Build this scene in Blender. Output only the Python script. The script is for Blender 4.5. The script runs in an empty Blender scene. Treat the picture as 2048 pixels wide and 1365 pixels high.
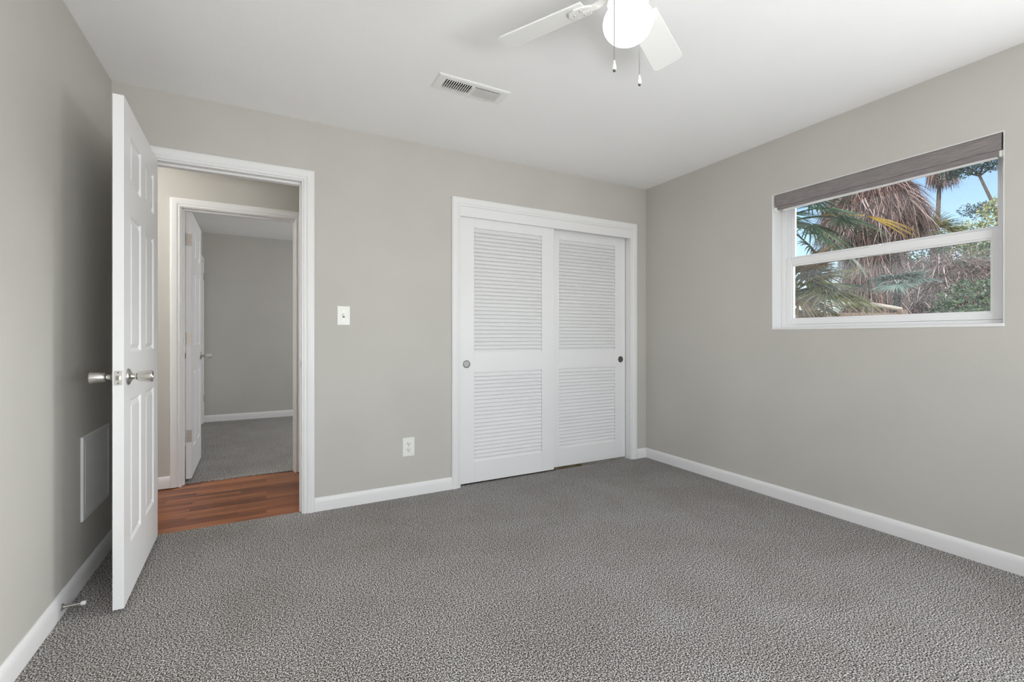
import bpy, bmesh, math, random
from mathutils import Vector, Matrix

# ------------------------------------------------------------------ camera, sky, lights, exposure
SC = bpy.context.scene
COL = SC.collection
D, R, L, H = 3.114, 3.053, -0.7165, 2.439       # back wall, right wall, left wall, ceiling height
REAR = -0.85
HALL0, HALL1 = 3.234, 4.10                      # hall between bedroom and the room across it
FAR0, FAR1 = 4.22, 7.06                         # the room across the hall

cam = bpy.data.cameras.new('camera')
cam.sensor_width = 36.0
cam.lens = 917.7 * 36.0 / 2048.0
cam.shift_y = -7.2 / 2048.0
cam.clip_start = 0.05
co = bpy.data.objects.new('camera', cam); COL.objects.link(co)
co.location = (0, 0, 1.09)
co.rotation_euler = (math.radians(90), 0, math.radians(-28.165))
SC.camera = co

SC.view_settings.view_transform = 'Standard'
SC.view_settings.look = 'None'
SC.view_settings.exposure = 0.58
SC.view_settings.gamma = 1.0
SC.view_settings.use_curve_mapping = False
SC.cycles.max_bounces = 10
SC.cycles.diffuse_bounces = 8
SC.cycles.transparent_max_bounces = 24
SC.cycles.sample_clamp_indirect = 6.0
SC.cycles.caustics_reflective = False
SC.cycles.caustics_refractive = False

w = bpy.data.worlds.new('sky'); SC.world = w; w.use_nodes = True
nt = w.node_tree; nt.nodes.clear()
sky = nt.nodes.new('ShaderNodeTexSky'); sky.sky_type = 'NISHITA'
sky.sun_disc = False; sky.sun_elevation = math.radians(48); sky.sun_rotation = math.radians(250)
sky.air_density = 1.0; sky.dust_density = 0.8; sky.ozone_density = 1.6
bg = nt.nodes.new('ShaderNodeBackground'); bg.inputs[1].default_value = 0.15
wo = nt.nodes.new('ShaderNodeOutputWorld')
nt.links.new(sky.outputs[0], bg.inputs[0]); nt.links.new(bg.outputs[0], wo.inputs[0])

def lamp(name, kind, loc, aim, energy, size=None, size_y=None, color=(1, 1, 1), angle=None):
    l = bpy.data.lights.new(name, kind); l.energy = energy; l.color = color
    if kind == 'AREA':
        l.shape = 'RECTANGLE'; l.size = size; l.size_y = size_y or size
    if angle is not None: l.angle = math.radians(angle)
    o = bpy.data.objects.new(name, l); COL.objects.link(o); o.location = loc
    o.rotation_euler = (Vector(aim) - Vector(loc)).to_track_quat('-Z', 'Y').to_euler()
    return o
lamp('sun', 'SUN', (-6, 1, 9), (2, 5, 1), 3.0, color=(1, .95, .87), angle=1.0)
lamp('added_low_sun', 'SUN', (10, -.2, 4.3), (0, 1.7, 1.3), 3.8, color=(1, .98, .95), angle=28)  # added second sun lamp, boosts light through the window onto the left wall
lamp('rear_fill', 'AREA', (-.05, REAR - .02, 1.45), (-.05, 3, 1.5), 3, .9, 1.1, (.975, .985, 1))  # two added fill lamps set in the added rear window
lamp('rear_fill', 'AREA', (1.2, REAR - .02, 1.45), (.6, 3, 1.7), 9, 1.6, 1.1, (.975, .985, 1))
lamp('rear_up_fill', 'AREA', (.7, REAR - .02, .98), (.2, 1.5, 2.9), 31, 1.5, .3, (.985, .99, 1))  # added fill lamp aimed upward to brighten the ceiling
lamp('side_fill', 'AREA', (R + .02, -.15, 1.30), (-.7, 1.4, 1.25), 12, 1.0, .75, (.975, .985, 1))  # added fill lamp in the added side window, brightens the left wall
lamp('side_low_fill', 'AREA', (R + .02, -.15, 1.05), (-.7, 2.5, 1.1), 5, 1.0, .3, (.985, .99, 1))  # added low fill lamp below the side one
lamp('far_room_fill', 'AREA', (2.40, 5.6, 1.8), (.1, 5.6, 0), 37, 1.2, 1.0, (.96, .98, 1))  # added area lamp brightening the far room, no window built there
hl = lamp('hall_fill', 'POINT', (-1.6, 3.60, 2.2), (0, 0, 0), 22, color=(1, .985, .96)); hl.data.shadow_soft_size = .12  # added point lamp without a fixture, brightens the hall wall
GLOBE_STRENGTH = 2.2

# ------------------------------------------------------------------ materials
def mat(name, col=(.8, .8, .8), rough=.5, metal=0.0, spec=.5):
    m = bpy.data.materials.new(name); m.use_nodes = True
    b = m.node_tree.nodes['Principled BSDF']
    b.inputs['Base Color'].default_value = (*col, 1); b.inputs['Roughness'].default_value = rough
    b.inputs['Metallic'].default_value = metal; b.inputs['Specular IOR Level'].default_value = spec
    return m
def N(m, t, **k):
    n = m.node_tree.nodes.new(t)
    for a, v in k.items():
        if a in n.inputs: n.inputs[a].default_value = v
        else: setattr(n, a, v)
    return n
def LK(m, a, b): m.node_tree.links.new(a, b)
def PB(m): return m.node_tree.nodes['Principled BSDF']
def coords(m, scale=(1, 1, 1)):
    g = N(m, 'ShaderNodeNewGeometry'); mp = N(m, 'ShaderNodeMapping'); mp.inputs['Scale'].default_value = scale
    LK(m, g.outputs['Position'], mp.inputs['Vector']); return mp.outputs[0]
def bump(m, h, strength=.2, dist=.002):
    b = N(m, 'ShaderNodeBump'); b.inputs['Strength'].default_value = strength; b.inputs['Distance'].default_value = dist
    LK(m, h, b.inputs['Height']); LK(m, b.outputs[0], PB(m).inputs['Normal'])
def ramp(m, fac, stops):
    r = N(m, 'ShaderNodeValToRGB'); e = r.color_ramp.elements
    while len(e) < len(stops): e.new(.5)
    for i, (p, c) in enumerate(stops): e[i].position = p; e[i].color = (*c, 1)
    LK(m, fac, r.inputs[0]); return r.outputs[0]

def paint(name, col, rough=.6, scale=90, strength=.12, mottled=.03):
    m = mat(name, col, rough, spec=.3)
    n = N(m, 'ShaderNodeTexNoise', Scale=float(scale), Detail=3.0); LK(m, coords(m), n.inputs['Vector'])
    bump(m, n.outputs['Fac'], strength, .003)
    n2 = N(m, 'ShaderNodeTexNoise', Scale=2.2, Detail=4.0); LK(m, coords(m), n2.inputs['Vector'])
    lo = tuple(c * (1 - mottled) for c in col); hi = tuple(min(1, c * (1 + mottled)) for c in col)
    LK(m, ramp(m, n2.outputs['Fac'], [(.3, lo), (.7, hi)]), PB(m).inputs['Base Color'])
    return m
M = {}
M['wall'] = paint('greige_wall_paint', (.522, .508, .472), .65)
M['ceiling'] = paint('ceiling_paint', (.89, .89, .89), .85, 60, .25, .012)
M['trim'] = paint('white_trim_paint', (.79, .79, .79), .32, 25, .03, .01)
M['door'] = paint('white_door_paint', (.79, .79, .795), .35, 160, .05, .01)
M['vinyl'] = mat('white_vinyl', (.82, .82, .83), .3)
M['plate'] = mat('white_plastic', (.80, .81, .77), .35)
M['fan_white'] = mat('white_enamel', (.82, .82, .80), .35)
M['nickel'] = mat('satin_nickel', (.62, .60, .57), .28, 1.0)
M['nickel_dark'] = mat('dark_nickel', (.16, .15, .14), .35, 1.0)
M['hinge'] = mat('hinge_metal', (.50, .45, .41), .4, .8)
M['chain'] = mat('chain_metal', (.34, .33, .32), .4, 1.0)
M['pull_grey'] = mat('brushed_grey_metal', (.42, .42, .41), .5, .3)
M['pull_dark'] = mat('dark_grey_metal', (.10, .10, .10), .5, .3)
M['dark'] = mat('dark_recess', (.012, .012, .012), .8)
M['rubber'] = mat('white_rubber', (.75, .73, .70), .6)
M['damper'] = mat('galvanised_damper', (.30, .30, .30), .5)
M['duct'] = mat('duct_shade_black', (.02, .02, .02), .9)

def carpet():
    m = mat('grey_carpet', (.2, .19, .18), .95, spec=.05)
    v = N(m, 'ShaderNodeTexVoronoi', Scale=190.0); LK(m, coords(m), v.inputs['Vector'])
    n1 = N(m, 'ShaderNodeTexNoise', Scale=205.0, Detail=2.0, Roughness=.55); LK(m, coords(m), n1.inputs['Vector'])
    c1 = ramp(m, n1.outputs['Fac'], [(.38, (.028, .026, .024)), (.46, (.145, .138, .13)), (.53, (.37, .355, .34)), (.61, (.86, .84, .815))])
    n2 = N(m, 'ShaderNodeTexNoise', Scale=2.6, Detail=5.0, Roughness=.62, Distortion=.4); LK(m, coords(m), n2.inputs['Vector'])
    c2 = ramp(m, n2.outputs['Fac'], [(.32, (.87, .855, .84)), (.62, (1.0, 1.0, 1.0))])
    mx = N(m, 'ShaderNodeMix'); mx.data_type = 'RGBA'; mx.blend_type = 'MULTIPLY'; mx.inputs[0].default_value = 1.0
    LK(m, c1, mx.inputs[6]); LK(m, c2, mx.inputs[7]); LK(m, mx.outputs[2], PB(m).inputs['Base Color'])
    bump(m, n1.outputs['Fac'], .9, .008)
    return m
M['carpet'] = carpet()
def wood_floor():
    m = mat('reddish_laminate', (.25, .1, .05), .28, spec=.3)
    br = N(m, 'ShaderNodeTexBrick', Scale=1.0); br.offset = .37; br.offset_frequency = 3
    br.inputs['Brick Width'].default_value = .43; br.inputs['Row Height'].default_value = .05
    br.inputs['Mortar Size'].default_value = .0006; br.inputs['Bias'].default_value = 0.0
    br.inputs['Color1'].default_value = (.0, .0, .0, 1); br.inputs['Color2'].default_value = (1, 1, 1, 1); br.inputs['Mortar'].default_value = (.2, .2, .2, 1)
    LK(m, coords(m), br.inputs['Vector'])
    n = N(m, 'ShaderNodeTexNoise', Scale=1.0, Detail=6.0, Roughness=.65); LK(m, coords(m, (3.5, 60, 1)), n.inputs['Vector'])
    c = ramp(m, br.outputs['Color'], [(0, (.17, .050, .017)), (.5, (.28, .090, .032)), (1, (.40, .150, .058))])
    g = ramp(m, n.outputs['Fac'], [(.3, (.55, .5, .45)), (.6, (1.0, 1.0, 1.0)), (.8, (1.25, 1.2, 1.1))])
    mx = N(m, 'ShaderNodeMix'); mx.data_type = 'RGBA'; mx.blend_type = 'MULTIPLY'; mx.inputs[0].default_value = 1.0
    LK(m, c, mx.inputs[6]); LK(m, g, mx.inputs[7]); LK(m, mx.outputs[2], PB(m).inputs['Base Color'])
    return m
M['wood'] = wood_floor()
def fabric(name, a, b, scale=(260, 260, 260)):
    m = mat(name, a, .9, spec=.1)
    n = N(m, 'ShaderNodeTexNoise', Scale=1.0, Detail=3.0); LK(m, coords(m, scale), n.inputs['Vector'])
    LK(m, ramp(m, n.outputs['Fac'], [(.3, a), (.7, b)]), PB(m).inputs['Base Color']); bump(m, n.outputs['Fac'], .3, .002)
    return m
M['shade'] = fabric('taupe_shade_fabric', (.20, .18, .18), (.29, .265, .265), (40, 18, 260))
def globe_mat():
    m = bpy.data.materials.new('lit_opal_glass'); m.use_nodes = True; t = m.node_tree; t.nodes.clear()
    e = t.nodes.new('ShaderNodeEmission'); e.inputs[0].default_value = (1, .99, .97, 1); e.inputs[1].default_value = GLOBE_STRENGTH
    o = t.nodes.new('ShaderNodeOutputMaterial'); t.links.new(e.outputs[0], o.inputs[0]); return m
M['globe'] = globe_mat()
def glass_mat(name, dirt, streak):
    m = bpy.data.materials.new(name); m.use_nodes = True; t = m.node_tree; t.nodes.clear()
    o = t.nodes.new('ShaderNodeOutputMaterial')
    tr = t.nodes.new('ShaderNodeBsdfTransparent'); tr.inputs[0].default_value = (.95, .965, .96, 1)
    gl = t.nodes.new('ShaderNodeBsdfGlossy'); gl.inputs['Roughness'].default_value = .05
    df = t.nodes.new('ShaderNodeBsdfDiffuse'); df.inputs[0].default_value = (.8, .82, .84, 1)
    tl = t.nodes.new('ShaderNodeBsdfTranslucent'); tl.inputs[0].default_value = (.8, .82, .84, 1)
    ad = t.nodes.new('ShaderNodeMixShader'); ad.inputs[0].default_value = .5
    t.links.new(df.outputs[0], ad.inputs[1]); t.links.new(tl.outputs[0], ad.inputs[2])
    m1 = t.nodes.new('ShaderNodeMixShader'); m1.inputs[0].default_value = .03
    t.links.new(tr.outputs[0], m1.inputs[1]); t.links.new(gl.outputs[0], m1.inputs[2])
    c = coords(m)
    sp = N(m, 'ShaderNodeTexNoise', Scale=210.0, Detail=2.0); LK(m, c, sp.inputs['Vector'])
    spk = ramp(m, sp.outputs['Fac'], [(.56, (0, 0, 0)), (.70, (1, 1, 1))])
    st = N(m, 'ShaderNodeTexNoise', Scale=1.0, Detail=3.0, Distortion=.8)
    mp = N(m, 'ShaderNodeMapping'); mp.inputs['Scale'].default_value = (1, 2.0, 9.0); mp.inputs['Rotation'].default_value = (math.radians(16), 0, 0)
    LK(m, c, mp.inputs[0]); LK(m, mp.outputs[0], st.inputs['Vector'])
    stk = ramp(m, st.outputs['Fac'], [(.38, (.10, .10, .10)), (.72, (1, 1, 1))])
    mu = N(m, 'ShaderNodeMath', operation='MULTIPLY'); LK(m, spk, mu.inputs[0]); mu.inputs[1].default_value = dirt
    mu2 = N(m, 'ShaderNodeMath', operation='MULTIPLY_ADD'); LK(m, stk, mu2.inputs[0]); mu2.inputs[1].default_value = streak; LK(m, mu.outputs[0], mu2.inputs[2])
    m2 = t.nodes.new('ShaderNodeMixShader'); LK(m, mu2.outputs[0], m2.inputs[0])
    t.links.new(m1.outputs[0], m2.inputs[1]); t.links.new(ad.outputs[0], m2.inputs[2]); t.links.new(m2.outputs[0], o.inputs[0])
    return m
M['glass_top'] = glass_mat('window_glass', .08, .025)
M['glass_low'] = glass_mat('dusty_window_glass', .24, .06)
def leafy(name, stops, rough=.5, trans=.25):
    m = mat(name, stops[0][1], rough, spec=.35)
    g = N(m, 'ShaderNodeNewGeometry')
    LK(m, ramp(m, g.outputs['Random Per Island'], stops), PB(m).inputs['Base Color'])
    t = m.node_tree; tl = N(m, 'ShaderNodeBsdfTranslucent'); mx = N(m, 'ShaderNodeMixShader'); mx.inputs[0].default_value = trans
    LK(m, ramp(m, g.outputs['Random Per Island'], [(p, tuple(min(1, x * 1.3) for x in c)) for p, c in stops]), tl.inputs[0])
    out = t.nodes['Material Output']; LK(m, PB(m).outputs[0], mx.inputs[1]); LK(m, tl.outputs[0], mx.inputs[2]); LK(m, mx.outputs[0], out.inputs[0])
    return m
M['frond'] = leafy('green_fronds', [(0, (.025, .06, .03)), (.5, (.06, .13, .06)), (1, (.16, .25, .14))])
M['frond_yellow'] = leafy('yellow_green_fronds', [(0, (.07, .11, .03)), (.5, (.22, .24, .06)), (1, (.42, .36, .12))])
M['frond_gold'] = leafy('golden_frond', [(0, (.50, .30, .03)), (1, (.75, .50, .07))])
M['frond_silver'] = leafy('silvery_fronds', [(0, (.10, .18, .15)), (1, (.28, .38, .34))])
M['thatch'] = leafy('dead_palm_thatch', [(0, (.04, .022, .018)), (.45, (.14, .075, .06)), (.8, (.32, .19, .16)), (1, (.66, .52, .50))], .8, .1)
M['straw'] = leafy('dry_straw', [(0, (.20, .12, .05)), (.5, (.30, .19, .09)), (1, (.45, .34, .19))], .8, .15)
M['leaf'] = leafy('shrub_leaves', [(0, (.03, .065, .03)), (.5, (.07, .13, .055)), (1, (.16, .24, .12))])
M['leaf_light'] = leafy('pale_leaves', [(0, (.18, .22, .08)), (.5, (.36, .38, .16)), (1, (.62, .58, .34))])
M['leaf_dark'] = leafy('tree_leaves', [(0, (.03, .06, .05)), (.5, (.07, .11, .10)), (1, (.18, .24, .22))])
M['bark'] = fabric('bark', (.07, .055, .045), (.16, .13, .11), (20, 20, 8))
M['soil'] = fabric('sandy_soil', (.16, .13, .09), (.28, .24, .17), (6, 6, 6))
M['brown_wood'] = fabric('weathered_wood', (.20, .14, .10), (.34, .25, .20), (4, 4, 60))
M['pale_wood'] = fabric('pale_rail_wood', (.45, .38, .32), (.62, .55, .48), (4, 4, 60))  # paler wood colour for the fence top rail
M['stucco'] = mat('outside_wall', (.6, .58, .54), .9)

# ------------------------------------------------------------------ mesh helpers
class MB:
    def __init__(self): self.bm = bmesh.new()
    def box(self, x0, x1, y0, y1, z0, z1, mx=None):
        c = [(x0, y0, z0), (x1, y0, z0), (x1, y1, z0), (x0, y1, z0), (x0, y0, z1), (x1, y0, z1), (x1, y1, z1), (x0, y1, z1)]
        v = [self.bm.verts.new(mx @ Vector(p) if mx else p) for p in c]
        for f in ((0, 3, 2, 1), (4, 5, 6, 7), (0, 1, 5, 4), (1, 2, 6, 5), (2, 3, 7, 6), (3, 0, 4, 7)): self.bm.faces.new([v[i] for i in f])
        return self
    def poly(self, pts): return self.bm.faces.new([self.bm.verts.new(p) for p in pts])
    def prism(self, pts, ext):
        a = [self.bm.verts.new(p) for p in pts]; b = [self.bm.verts.new(Vector(p) + Vector(ext)) for p in pts]
        n = len(a); self.bm.faces.new(a); self.bm.faces.new(b[::-1])
        for i in range(n): self.bm.faces.new((a[i], b[i], b[(i + 1) % n], a[(i + 1) % n]))
        return self
    def sweep(self, rings, closed=True, caps=True):
        vs = [[self.bm.verts.new(p) for p in r] for r in rings]
        n = len(vs[0])
        for a, b in zip(vs, vs[1:]):
            for i in range(n if closed else n - 1):
                self.bm.faces.new((a[i], a[(i + 1) % n], b[(i + 1) % n], b[i]))
        if caps and closed:
            self.bm.faces.new(vs[0][::-1]); self.bm.faces.new(vs[-1])
        return self
    def lathe(self, prof, origin, axis=(0, 0, 1), seg=28):
        q = Vector((0, 0, 1)).rotation_difference(Vector(axis).normalized()).to_matrix()
        o = Vector(origin); rings = []
        for r, z in prof:
            r = max(r, 1e-4)
            rings.append([o + q @ Vector((r * math.cos(t), r * math.sin(t), z)) for t in (2 * math.pi * i / seg for i in range(seg))])
        return self.sweep(rings)
    def tube(self, path, rad, seg=8):
        path = [Vector(p) for p in path]; rings = []
        for i, p in enumerate(path):
            d = (path[min(i + 1, len(path) - 1)] - path[max(i - 1, 0)]).normalized()
            u = d.cross(Vector((0.13, .41, .9))).normalized(); v = d.cross(u)
            r = rad[i] if isinstance(rad, (list, tuple)) else rad
            rings.append([p + r * (math.cos(a) * u + math.sin(a) * v) for a in (2 * math.pi * k / seg for k in range(seg))])
        return self.sweep(rings)
    def ball(self, c, r, u=10, v=6, sc=(1, 1, 1)):
        bmesh.ops.create_uvsphere(self.bm, u_segments=u, v_segments=v, radius=1,
                                  matrix=Matrix.Translation(c) @ Matrix.Diagonal((r * sc[0], r * sc[1], r * sc[2], 1)))
        return self
    def build(self, name, m, parent=None, bevel=0, smooth=False, loc=None, fix=True):
        if fix: bmesh.ops.recalc_face_normals(self.bm, faces=self.bm.faces[:])
        me = bpy.data.meshes.new(name); self.bm.to_mesh(me); self.bm.free()
        o = bpy.data.objects.new(name, me); COL.objects.link(o)
        me.materials.append(M[m] if isinstance(m, str) else m)
        if smooth:
            for p in me.polygons: p.use_smooth = True
            if smooth == 'auto':
                md = o.modifiers.new('edges', 'EDGE_SPLIT'); md.split_angle = math.radians(35)
        if bevel:
            b = o.modifiers.new('bevel', 'BEVEL'); b.width = bevel; b.segments = 2; b.limit_method = 'ANGLE'; b.angle_limit = math.radians(40)
        if parent is not None:
            o.parent = parent
            o.matrix_parent_inverse = parent.matrix_basis.inverted()
        return o
def tag(o, label, cat, group=None, kind=None):
    o['label'] = label; o['category'] = cat
    if group: o['group'] = group
    if kind: o['kind'] = kind
    return o
def thing(name, loc, label, cat, group=None, kind=None):
    o = bpy.data.objects.new(name, None); COL.objects.link(o); o.location = loc; o.empty_display_size = .1
    return tag(o, label, cat, group, kind)
def struct(o, label, cat): return tag(o, label, cat, None, 'structure')

def wall_panel(axis, p0, p1, a0, a1, z0, z1, holes):
    """box wall of thickness p0..p1, spanning a0..a1 along the other axis, with rectangular holes (b0, b1, h0, h1)"""
    mb = MB(); xs = sorted({a0, a1, *[h[0] for h in holes], *[h[1] for h in holes]}); zs = sorted({z0, z1, *[h[2] for h in holes], *[h[3] for h in holes]})
    nx, nz = len(xs) - 1, len(zs) - 1
    solid = [[not any(h[0] <= (xs[i] + xs[i + 1]) / 2 <= h[1] and h[2] <= (zs[k] + zs[k + 1]) / 2 <= h[3] for h in holes) for k in range(nz)] for i in range(nx)]
    cache = {}
    def V(i, k, s):
        if (i, k, s) not in cache:
            p = p1 if s else p0
            cache[(i, k, s)] = mb.bm.verts.new((xs[i], p, zs[k]) if axis == 'y' else (p, xs[i], zs[k]))
        return cache[(i, k, s)]
    ok = lambda i, k: 0 <= i < nx and 0 <= k < nz and solid[i][k]
    for i in range(nx):
        for k in range(nz):
            if not solid[i][k]: continue
            for s in (0, 1): mb.bm.faces.new([V(i, k, s), V(i + 1, k, s), V(i + 1, k + 1, s), V(i, k + 1, s)])
            if not ok(i - 1, k): mb.bm.faces.new([V(i, k, 0), V(i, k + 1, 0), V(i, k + 1, 1), V(i, k, 1)])
            if not ok(i + 1, k): mb.bm.faces.new([V(i + 1, k, 0), V(i + 1, k + 1, 0), V(i + 1, k + 1, 1), V(i + 1, k, 1)])
            if not ok(i, k - 1): mb.bm.faces.new([V(i, k, 0), V(i + 1, k, 0), V(i + 1, k, 1), V(i, k, 1)])
            if not ok(i, k + 1): mb.bm.faces.new([V(i, k + 1, 0), V(i + 1, k + 1, 0), V(i + 1, k + 1, 1), V(i, k + 1, 1)])
    return mb

# ------------------------------------------------------------------ room shell
DOOR = (-.575, .212, 0, 2.075)           # rough openings (jamb boards line them)
CLOS = (1.225, 2.885, 0, 2.065)
INNER = (-.565, .222, 0, 2.06)
WIN = (.807, 1.930, 1.143, 2.063)
struct(MB().box(L - .1, R + .1, REAR - .1, 3.152, -.12, 0).build('floor', 'carpet'), 'speckled grey carpet covering the bedroom floor', 'carpet')
struct(MB().box(-2.4, 1.06, 3.152, 4.165, -.12, -.006).build('floor_hall', 'wood'), 'reddish brown wood strip floor of the hall beyond the doorway', 'floor')
struct(MB().box(L - .1, 2.6, 4.165, FAR1 + .1, -.12, 0).build('floor_far', 'carpet'), 'speckled grey carpet in the room across the hall', 'carpet')
struct(MB().box(-2.5, R + .3, REAR - .2, FAR1 + .2, H, H + .2).build('ceiling', 'ceiling'), 'white textured ceiling above the bedroom and hall', 'ceiling')
struct(wall_panel('y', D, HALL0, L - .02, R + .02, 0, H, [DOOR, CLOS]).build('wall_back', 'wall'), 'greige wall with the open doorway and the louvered closet', 'wall')
struct(wall_panel('x', L - .12, L, REAR - .1, HALL0 - .001, 0, H, []).build('wall_left', 'wall'), 'greige left wall behind the open door', 'wall')
struct(wall_panel('x', R, R + .2, REAR - .1, 3.95, 0, H, [WIN, (-.72, .42, .88, 2.063)]).build('wall_right', 'wall'), 'greige right wall around the window', 'wall')
struct(wall_panel('y', REAR - .12, REAR, L - .02, R + .02, 0, H, [(-.5, 2.5, .85, 2.1)]).build('wall_rear', 'wall'), 'greige wall behind the viewpoint', 'wall')
struct(wall_panel('y', HALL1, FAR0, -2.4, 2.6, 0, H, [INNER]).build('wall_hall', 'wall'), 'greige hall wall seen through the doorway', 'wall')
struct(wall_panel('y', D, HALL0, -2.5, L - .121, -.1, H, []).build('wall_hall_side', 'wall'), 'near wall of the hall beyond the open door', 'wall')
struct(wall_panel('y', FAR1, FAR1 + .12, L - .1, 2.6, 0, H, []).build('wall_far', 'wall'), 'shaded wall at the end of the far room', 'wall')
struct(wall_panel('x', L - .12, L, FAR0, FAR1, 0, H, []).build('wall_far_left', 'wall'), 'left wall of the room across the hall', 'wall')
struct(wall_panel('x', 2.48, 2.6, FAR0, FAR1, 0, H, []).build('wall_far_right', 'wall'), 'right wall of the room across the hall', 'wall')
struct(MB().box(-2.5, -2.38, HALL0, HALL1, -.1, H).box(1.05, 1.12, HALL0, HALL1, -.1, H).box(1.12, R, 3.86, 3.92, 0, H).build('wall_closet', 'wall'), 'end walls of the hall and closet', 'wall')

# ------------------------------------------------------------------ casings, baseboards
PROF = [(0, 0), (0, .007), (.004, .011), (.010, .0115), (.013, .008), (.017, .008), (.020, .0125), (.024, .0145), (.046, .0165), (.052, .0165), (.054, .014), (.059, .014), (.062, .010), (.062, 0)]
def casing(mb, x0, x1, zt, y, out=-1, prof=PROF, zb=0):
    rings = []
    for kx, kz in ((0, 0), (0, 1), (1, 1), (1, 0)):
        ring = []
        for u, p in prof:
            x = (x0 - u) if kx == 0 else (x1 + u)
            z = zb if kz == 0 else zt + u
            ring.append(Vector((x, y + out * p, z)))
        rings.append(ring)
    return mb.sweep(rings)
def jamb(mb, hole, y0, y1, t=.018, stop=None):
    x0, x1, _, z1 = hole
    mb.box(x0, x0 + t, y0, y1, -.006, z1); mb.box(x1 - t, x1, y0, y1, -.006, z1); mb.box(x0 + t, x1 - t, y0, y1, z1 - t, z1)
    if stop:
        a, b = stop; s = .011
        mb.box(x0 + t, x0 + t + s, a, b, -.006, z1 - t); mb.box(x1 - t - s, x1 - t, a, b, -.006, z1 - t); mb.box(x0 + t + s, x1 - t - s, a, b, z1 - t - s, z1 - t)
    return mb
t1 = thing('trim_1', (-.18, D, 0), 'white frame around the open doorway to the hall', 'door frame', kind='structure')
casing(MB(), -.552, .203, 2.065, D).build('casing', 'trim', t1, smooth='auto')
casing(MB(), -.552, .203, 2.065, HALL0, 1).build('casing', 'trim', t1, smooth='auto')
jamb(MB(), DOOR, D - .002, HALL0 + .002, stop=(D + .043, D + .078)).build('jamb', 'trim', t1)
sp = MB().box(.1925, .1942, D + .006, D + .034, .90, .958).build('strike_plate', 'nickel', t1, bevel=.0005)
sp['label'] = 'small nickel strike plate'
MB().box(.1918, .1926, D + .014, D + .027, .915, .943).build('strike_hole', 'dark', sp)
t2 = thing('trim_2', (-.17, HALL1, 0), 'white frame around the second doorway across the hall', 'door frame', kind='structure')
casing(MB(), -.552, .209, 2.045, HALL1).build('casing', 'trim', t2, smooth='auto')
jamb(MB(), INNER, HALL1 - .002, FAR0 + .002, stop=(HALL1 + .045, HALL1 + .078)).build('jamb', 'trim', t2)
t3 = thing('trim_3', (2.05, D, 0), 'white frame and header around the sliding closet doors', 'closet frame', kind='structure')
casing(MB(), 1.236, 2.874, 2.045, D).build('casing', 'trim', t3, smooth='auto')
jamb(MB(), CLOS, D - .002, HALL0 + .002).build('jamb', 'trim', t3)
MB().box(1.243, 2.867, D - .001, D + .018, 1.975, 2.047).build('header_fascia', 'trim', t3, bevel=.002)
MB().box(1.243, 2.867, D + .02, D + .11, 2.02, 2.047).build('sliding_track', 'nickel', t3)

BB = [(0, 0), (.013, 0), (.014, .055), (.012, .068), (.008, .079), (.004, .084), (0, .085)]
def base(name, a, b, nrm, label):
    a, b, n = Vector((*a, 0)), Vector((*b, 0)), Vector((*nrm, 0))
    rings = [[p + n * u + Vector((0, 0, z)) for u, z in BB] for p in (a, b)]
    return struct(MB().sweep(rings).build(name, 'trim', smooth='auto'), label, 'baseboard')
base('baseboard_left', (L, REAR), (L, D), (1, 0), 'white baseboard along the left wall behind the open door')
base('baseboard_back', (.265, D), (1.174, D), (0, -1), 'white baseboard between the doorway and the closet')
base('baseboard_corner', (2.936, D), (R - .013, D), (0, -1), 'short white baseboard right of the closet')
base('baseboard_right', (R, REAR), (R, D), (-1, 0), 'white baseboard under the window wall')
base('baseboard_hall', (-2.38, HALL1), (-.614, HALL1), (0, -1), 'short white baseboard in the hall left of the second doorway')
base('baseboard_far', (L, FAR1), (2.48, FAR1), (0, -1), 'white baseboard at the end of the far room')
base('baseboard_rear', (L, REAR), (R, REAR), (0, 1), 'white baseboard behind the viewpoint')

# ------------------------------------------------------------------ six panel doors
def panel_leaf(w, h, t=.035):
    """leaf standing at local x 0..w, y -t/2..t/2, z 0..h with six raised panels on both faces"""
    mb = MB(); s = .115; mul = .105; pw = (w - 2 * s - mul) / 2
    cx = [0, s, s + pw, s + pw + mul, w - s, w]
    cz = [0, .215, .815, 1.01, 1.585, 1.71, 1.915, h]
    for side in (-1, 1):
        V = {}
        for i, x in enumerate(cx):
            for k, z in enumerate(cz): V[i, k] = mb.bm.verts.new((x, side * t / 2, z))
        for i in range(5):
            for k in range(7):
                ring = [V[i, k], V[i + 1, k], V[i + 1, k + 1], V[i, k + 1]]
                if i in (1, 3) and k in (1, 3, 5):
                    x0, x1, z0, z1 = cx[i], cx[i + 1], cz[k], cz[k + 1]
                    for d, dep in ((.004, .002), (.011, .0085), (.017, .0085), (.034, .002), (.040, .0015)):
                        nr = [mb.bm.verts.new((x, side * (t / 2 - dep), z)) for x, z in ((x0 + d, z0 + d), (x1 - d, z0 + d), (x1 - d, z1 - d), (x0 + d, z1 - d))]
                        for q in range(4): mb.bm.faces.new((ring[q], ring[(q + 1) % 4], nr[(q + 1) % 4], nr[q]))
                        ring = nr
                    mb.bm.faces.new(ring)
                else: mb.bm.faces.new(ring)
        if side == -1: A = V
    for i in range(5):
        for k in (0, 7): mb.bm.faces.new((A[i, k], A[i + 1, k], V[i + 1, k], V[i, k]))
    for k in range(7):
        for i in (0, 5): mb.bm.faces.new((A[i, k], A[i, k + 1], V[i, k + 1], V[i, k]))
    return mb
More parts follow.
